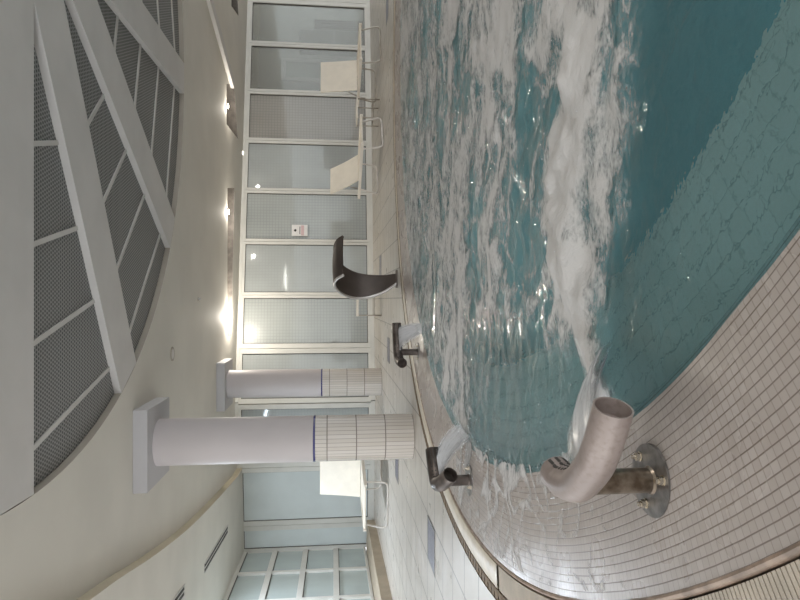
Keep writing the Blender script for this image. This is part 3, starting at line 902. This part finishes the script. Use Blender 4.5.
# ================================================================= LOUNGERS
def make_lounger(foot, axis_ang, back_run, back_rise, label, mt, W=.72, L=1.75):
    """Local +x runs from the foot end to the head end; the backrest stands at the far part."""
    t = empty('sun_lounger', label, 'sun lounger', (foot[0], foot[1], 0), axis_ang, 'white sun loungers by the glass wall')
    zs = .43; hx = 1.12
    bm = bmesh.new()
    n = 14; prof = [(.0, zs-.02)] + [(hx*k/n, zs + .018*math.sin(PI*k/n)*-1) for k in range(1, n+1)]
    a = []
    for x, z in prof:
        a.append([bm.verts.new((x, s*W/2, z+dz)) for s in (-1, 1) for dz in (0, .022)])
    for i in range(len(a)-1):
        p, q = a[i], a[i+1]
        bm.faces.new((p[1], q[1], q[3], p[3])); bm.faces.new((p[0], p[2], q[2], q[0])); bm.faces.new((p[0], q[0], q[1], p[1])); bm.faces.new((p[2], p[3], q[3], q[2]))
    bm.faces.new(a[0][:2]+[a[0][3], a[0][2]]); bm.faces.new((a[-1][0], a[-1][2], a[-1][3], a[-1][1]))
    build('seat', bm, M['sling'], t)
    for s in (-1, 1):
        bm = bmesh.new(); beam(bm, (-.02, s*(W/2+.02), zs-.005), (L, s*(W/2+.02), zs-.005), .04, .06, bev=.008)
        build('side_rail', bm, M['plastic'], t, 40)
    # backrest
    b = empty_part = None
    bm = bmesh.new(); n = 12
    a = []
    for k in range(n+1):
        u = k/n; x = hx+.02 + back_run*u; z = zs+.03 + back_rise*u - .03*math.sin(PI*u)
        nx, nz = back_rise, -back_run; l = math.hypot(nx, nz); nx, nz = nx/l*.025, nz/l*.025
        a.append([bm.verts.new((x+sx_*nx, s*W/2*.97, z+sx_*nz)) for s in (-1, 1) for sx_ in (0, 1)])
    for i in range(n):
        p, q = a[i], a[i+1]
        bm.faces.new((p[0], q[0], q[2], p[2])); bm.faces.new((p[1], p[3], q[3], q[1])); bm.faces.new((p[0], p[1], q[1], q[0])); bm.faces.new((p[2], q[2], q[3], p[3]))
    bm.faces.new((a[0][0], a[0][2], a[0][3], a[0][1])); bm.faces.new((a[-1][0], a[-1][1], a[-1][3], a[-1][2]))
    build('backrest', bm, M['sling'], t)
    for s in (-1, 1):
        bm = bmesh.new(); tube(bm, [(L-.12, s*W*.3, zs-.01), (hx+.05+back_run*.62, s*W*.3, zs+.02+back_rise*.55)], .011, 8)
        build('backrest_strut', bm, M['tube'], t, True)
    # two tube leg loops
    for x, sp in ((.16, -.10), (1.45, .10)):
        pts = curve_pts([(x, -W/2-.0, zs-.03), (x+sp*.5, -W/2-.02, .22), (x+sp*.95, -W/2-.02, .07), (x+sp, -W/2+.06, .017), (x+sp, 0, .017), (x+sp, W/2-.06, .017), (x+sp*.95, W/2+.02, .07), (x+sp*.5, W/2+.02, .22), (x, W/2, zs-.03)], 5)
        bm = bmesh.new(); tube(bm, pts, .017, 10); build('leg_loop', bm, mt, t, True)
    return t
make_lounger((5.40, 12.75), R(105), .14, .82, 'white sun lounger with upright backrest, farthest right by the clear panes', M['tube'], .80)
make_lounger((3.42, 12.25), R(118), .50, .60, 'white sun lounger with reclined backrest, left of the small square table', M['tubew'])
make_lounger((-3.75, 11.0), R(79), .16, .80, 'white sun lounger half hidden behind the nearer column', M['tubew'], .84)
# small tube-framed side tables
def side_table(x, y, Y, w, h, label, rz):
    p = on_y(x, y, Y); t = empty('side_table', label, 'side table', (p.x, Y, 0), rz, 'small tube-framed side tables')
    bm = bmesh.new(); box(bm, -w/2, w/2, -w/2, w/2, h-.03, h, .006); build('tabletop', bm, M['plastic'], t)
    for sx_ in (-1, 1):
        for sy in (-1, 1):
            bm = bmesh.new(); tube(bm, [(sx_*(w/2-.02), sy*(w/2-.02), 0), (sx_*(w/2-.02), sy*(w/2-.02), h-.03)], .013, 10); build('leg', bm, M['tube'], t, True)
    bm = bmesh.new()
    for sy in (-1, 1): tube(bm, [(-(w/2-.02), sy*(w/2-.02), h*.28), (w/2-.02, sy*(w/2-.02), h*.28)], .009, 8)
    for sx_ in (-1, 1): tube(bm, [(sx_*(w/2-.02), -(w/2-.02), h*.28), (sx_*(w/2-.02), w/2-.02, h*.28)], .009, 8)
    build('stretcher', bm, M['tube'], t, True)
side_table(376, 113, 13.3, .46, .50, 'small square side table standing between the two right-hand loungers', R(8))
side_table(380, 304.5, 12.9, .50, .50, 'small square side table standing behind the curved chute', R(2))

# ================================================================= SPOT LAMPS
def spot(x, y, label, pw, z=ZC):
    p = on_z(x, y, ZC-.03)
    t = empty('spotlight', label, 'spotlight', (p.x, p.y, ZC), 0, 'spotlights in the ceiling slots')
    bm = bmesh.new(); cyl(bm, (0, 0), .05, .06, -.02, .12, 24); build('housing', bm, M['tubew'], t, 35)
    bm = bmesh.new(); cyl(bm, (0, 0), .048, .048, -.026, -.0205, 24); build('lens', bm, M['glow'], t, 35)
    l = bpy.data.lights.new('spot_lamp', 'POINT'); l.energy = pw; l.color = (1, .92, .80); l.shadow_soft_size = .05
    lo = bpy.data.objects.new('lamp', l); COL.objects.link(lo); lo.parent = t; lo.location = (0, .16, -.10)
spot(228.5, 106, 'bright spotlight in the short ceiling slot at the right', 22)
spot(229, 212, 'bright spotlight at the right end of the long ceiling slot', 22)
spot(229, 317, 'bright spotlight at the left end of the long ceiling slot, brightest', 85)
def glow_spot(x, y, label):  # small glowing box set on the header
    p = wall_pt(y); a = on_y(x, y, p.y-.09)
    t = empty('header_glow', label, 'wall light', (a.x, p.y-.075, a.z), 0, 'tiny glowing spots on the glass wall header')
    bm = bmesh.new(); box(bm, -.05, .05, -.03, 0, -.03, .03, .006); build('housing', bm, M['plastic'], t)
    bm = bmesh.new(); box(bm, -.035, .035, -.034, -.0305, -.018, .018); build('lens', bm, M['glow'], t)
glow_spot(242.5, 153, 'tiny glowing spot on the header above the reclined lounger')
glow_spot(238.8, 231.5, 'tiny glowing spot on the header above the paper notice')

# ================================================================= LIGHT
def area(name, loc, rot, sx_, sy_, pw, colr):
    l = bpy.data.lights.new(name, 'AREA'); l.shape = 'RECTANGLE'; l.size = sx_; l.size_y = sy_; l.energy = pw; l.color = colr
    o = bpy.data.objects.new(name, l); COL.objects.link(o); o.location = loc; o.rotation_euler = rot; return o
W = bpy.data.worlds.new('World'); S.world = W; W.use_nodes = True
W.node_tree.nodes['Background'].inputs[0].default_value = (.94, .97, 1, 1)
W.node_tree.nodes['Background'].inputs[1].default_value = 2.0
# unseen area lights added to brighten the hall
area('hall_fill', (7, 1.5, 3.3), (0, 0, 0), 1.2, 1.2, 200, (1, .95, .88))
area('hall_fill', (-3.6, 2.5, 3.12), (0, 0, 0), .5, 3.5, 60, (.92, .95, 1))
area('hall_fill', (-4.9, 10.5, 3.1), (0, 0, 0), .4, 3., 125, (.80, .89, 1))
area('corridor_fill', (4, 17.6, 3.3), (0, 0, 0), 8, .5, 320, (1, .96, .9))  # unseen pair added to brighten what lies behind the panes
area('corridor_fill', (-4, 16.6, 3.3), (0, 0, 0), 4, .5, 420, (.86, .94, 1))

# ================================================================= CAMERA
cam = bpy.data.cameras.new('Camera'); co = bpy.data.objects.new('Camera', cam); COL.objects.link(co)
cam.sensor_fit = 'HORIZONTAL'; cam.sensor_width = 36.; cam.lens = F/800*36.; cam.clip_start = .05; cam.clip_end = 200
s, c = math.sin(TH), math.cos(TH)
Xa = Vector((0, -s, -c)); Ya = Vector((1, 0, 0)); Za = Vector((0, -c, s))
m = Matrix((Xa, Ya, Za)).transposed().to_4x4(); m.translation = (0, 0, H)
co.matrix_world = m
S.camera = co
S.view_settings.view_transform = 'Standard'; S.view_settings.look = 'None'
S.view_settings.exposure = .3; S.view_settings.gamma = 1.; S.view_settings.use_curve_mapping = False
S.cycles.sample_clamp_indirect = 2.5; S.cycles.blur_glossy = 1.; S.cycles.caustics_reflective = False
S.cycles.max_bounces = 10; S.cycles.transparent_max_bounces = 16
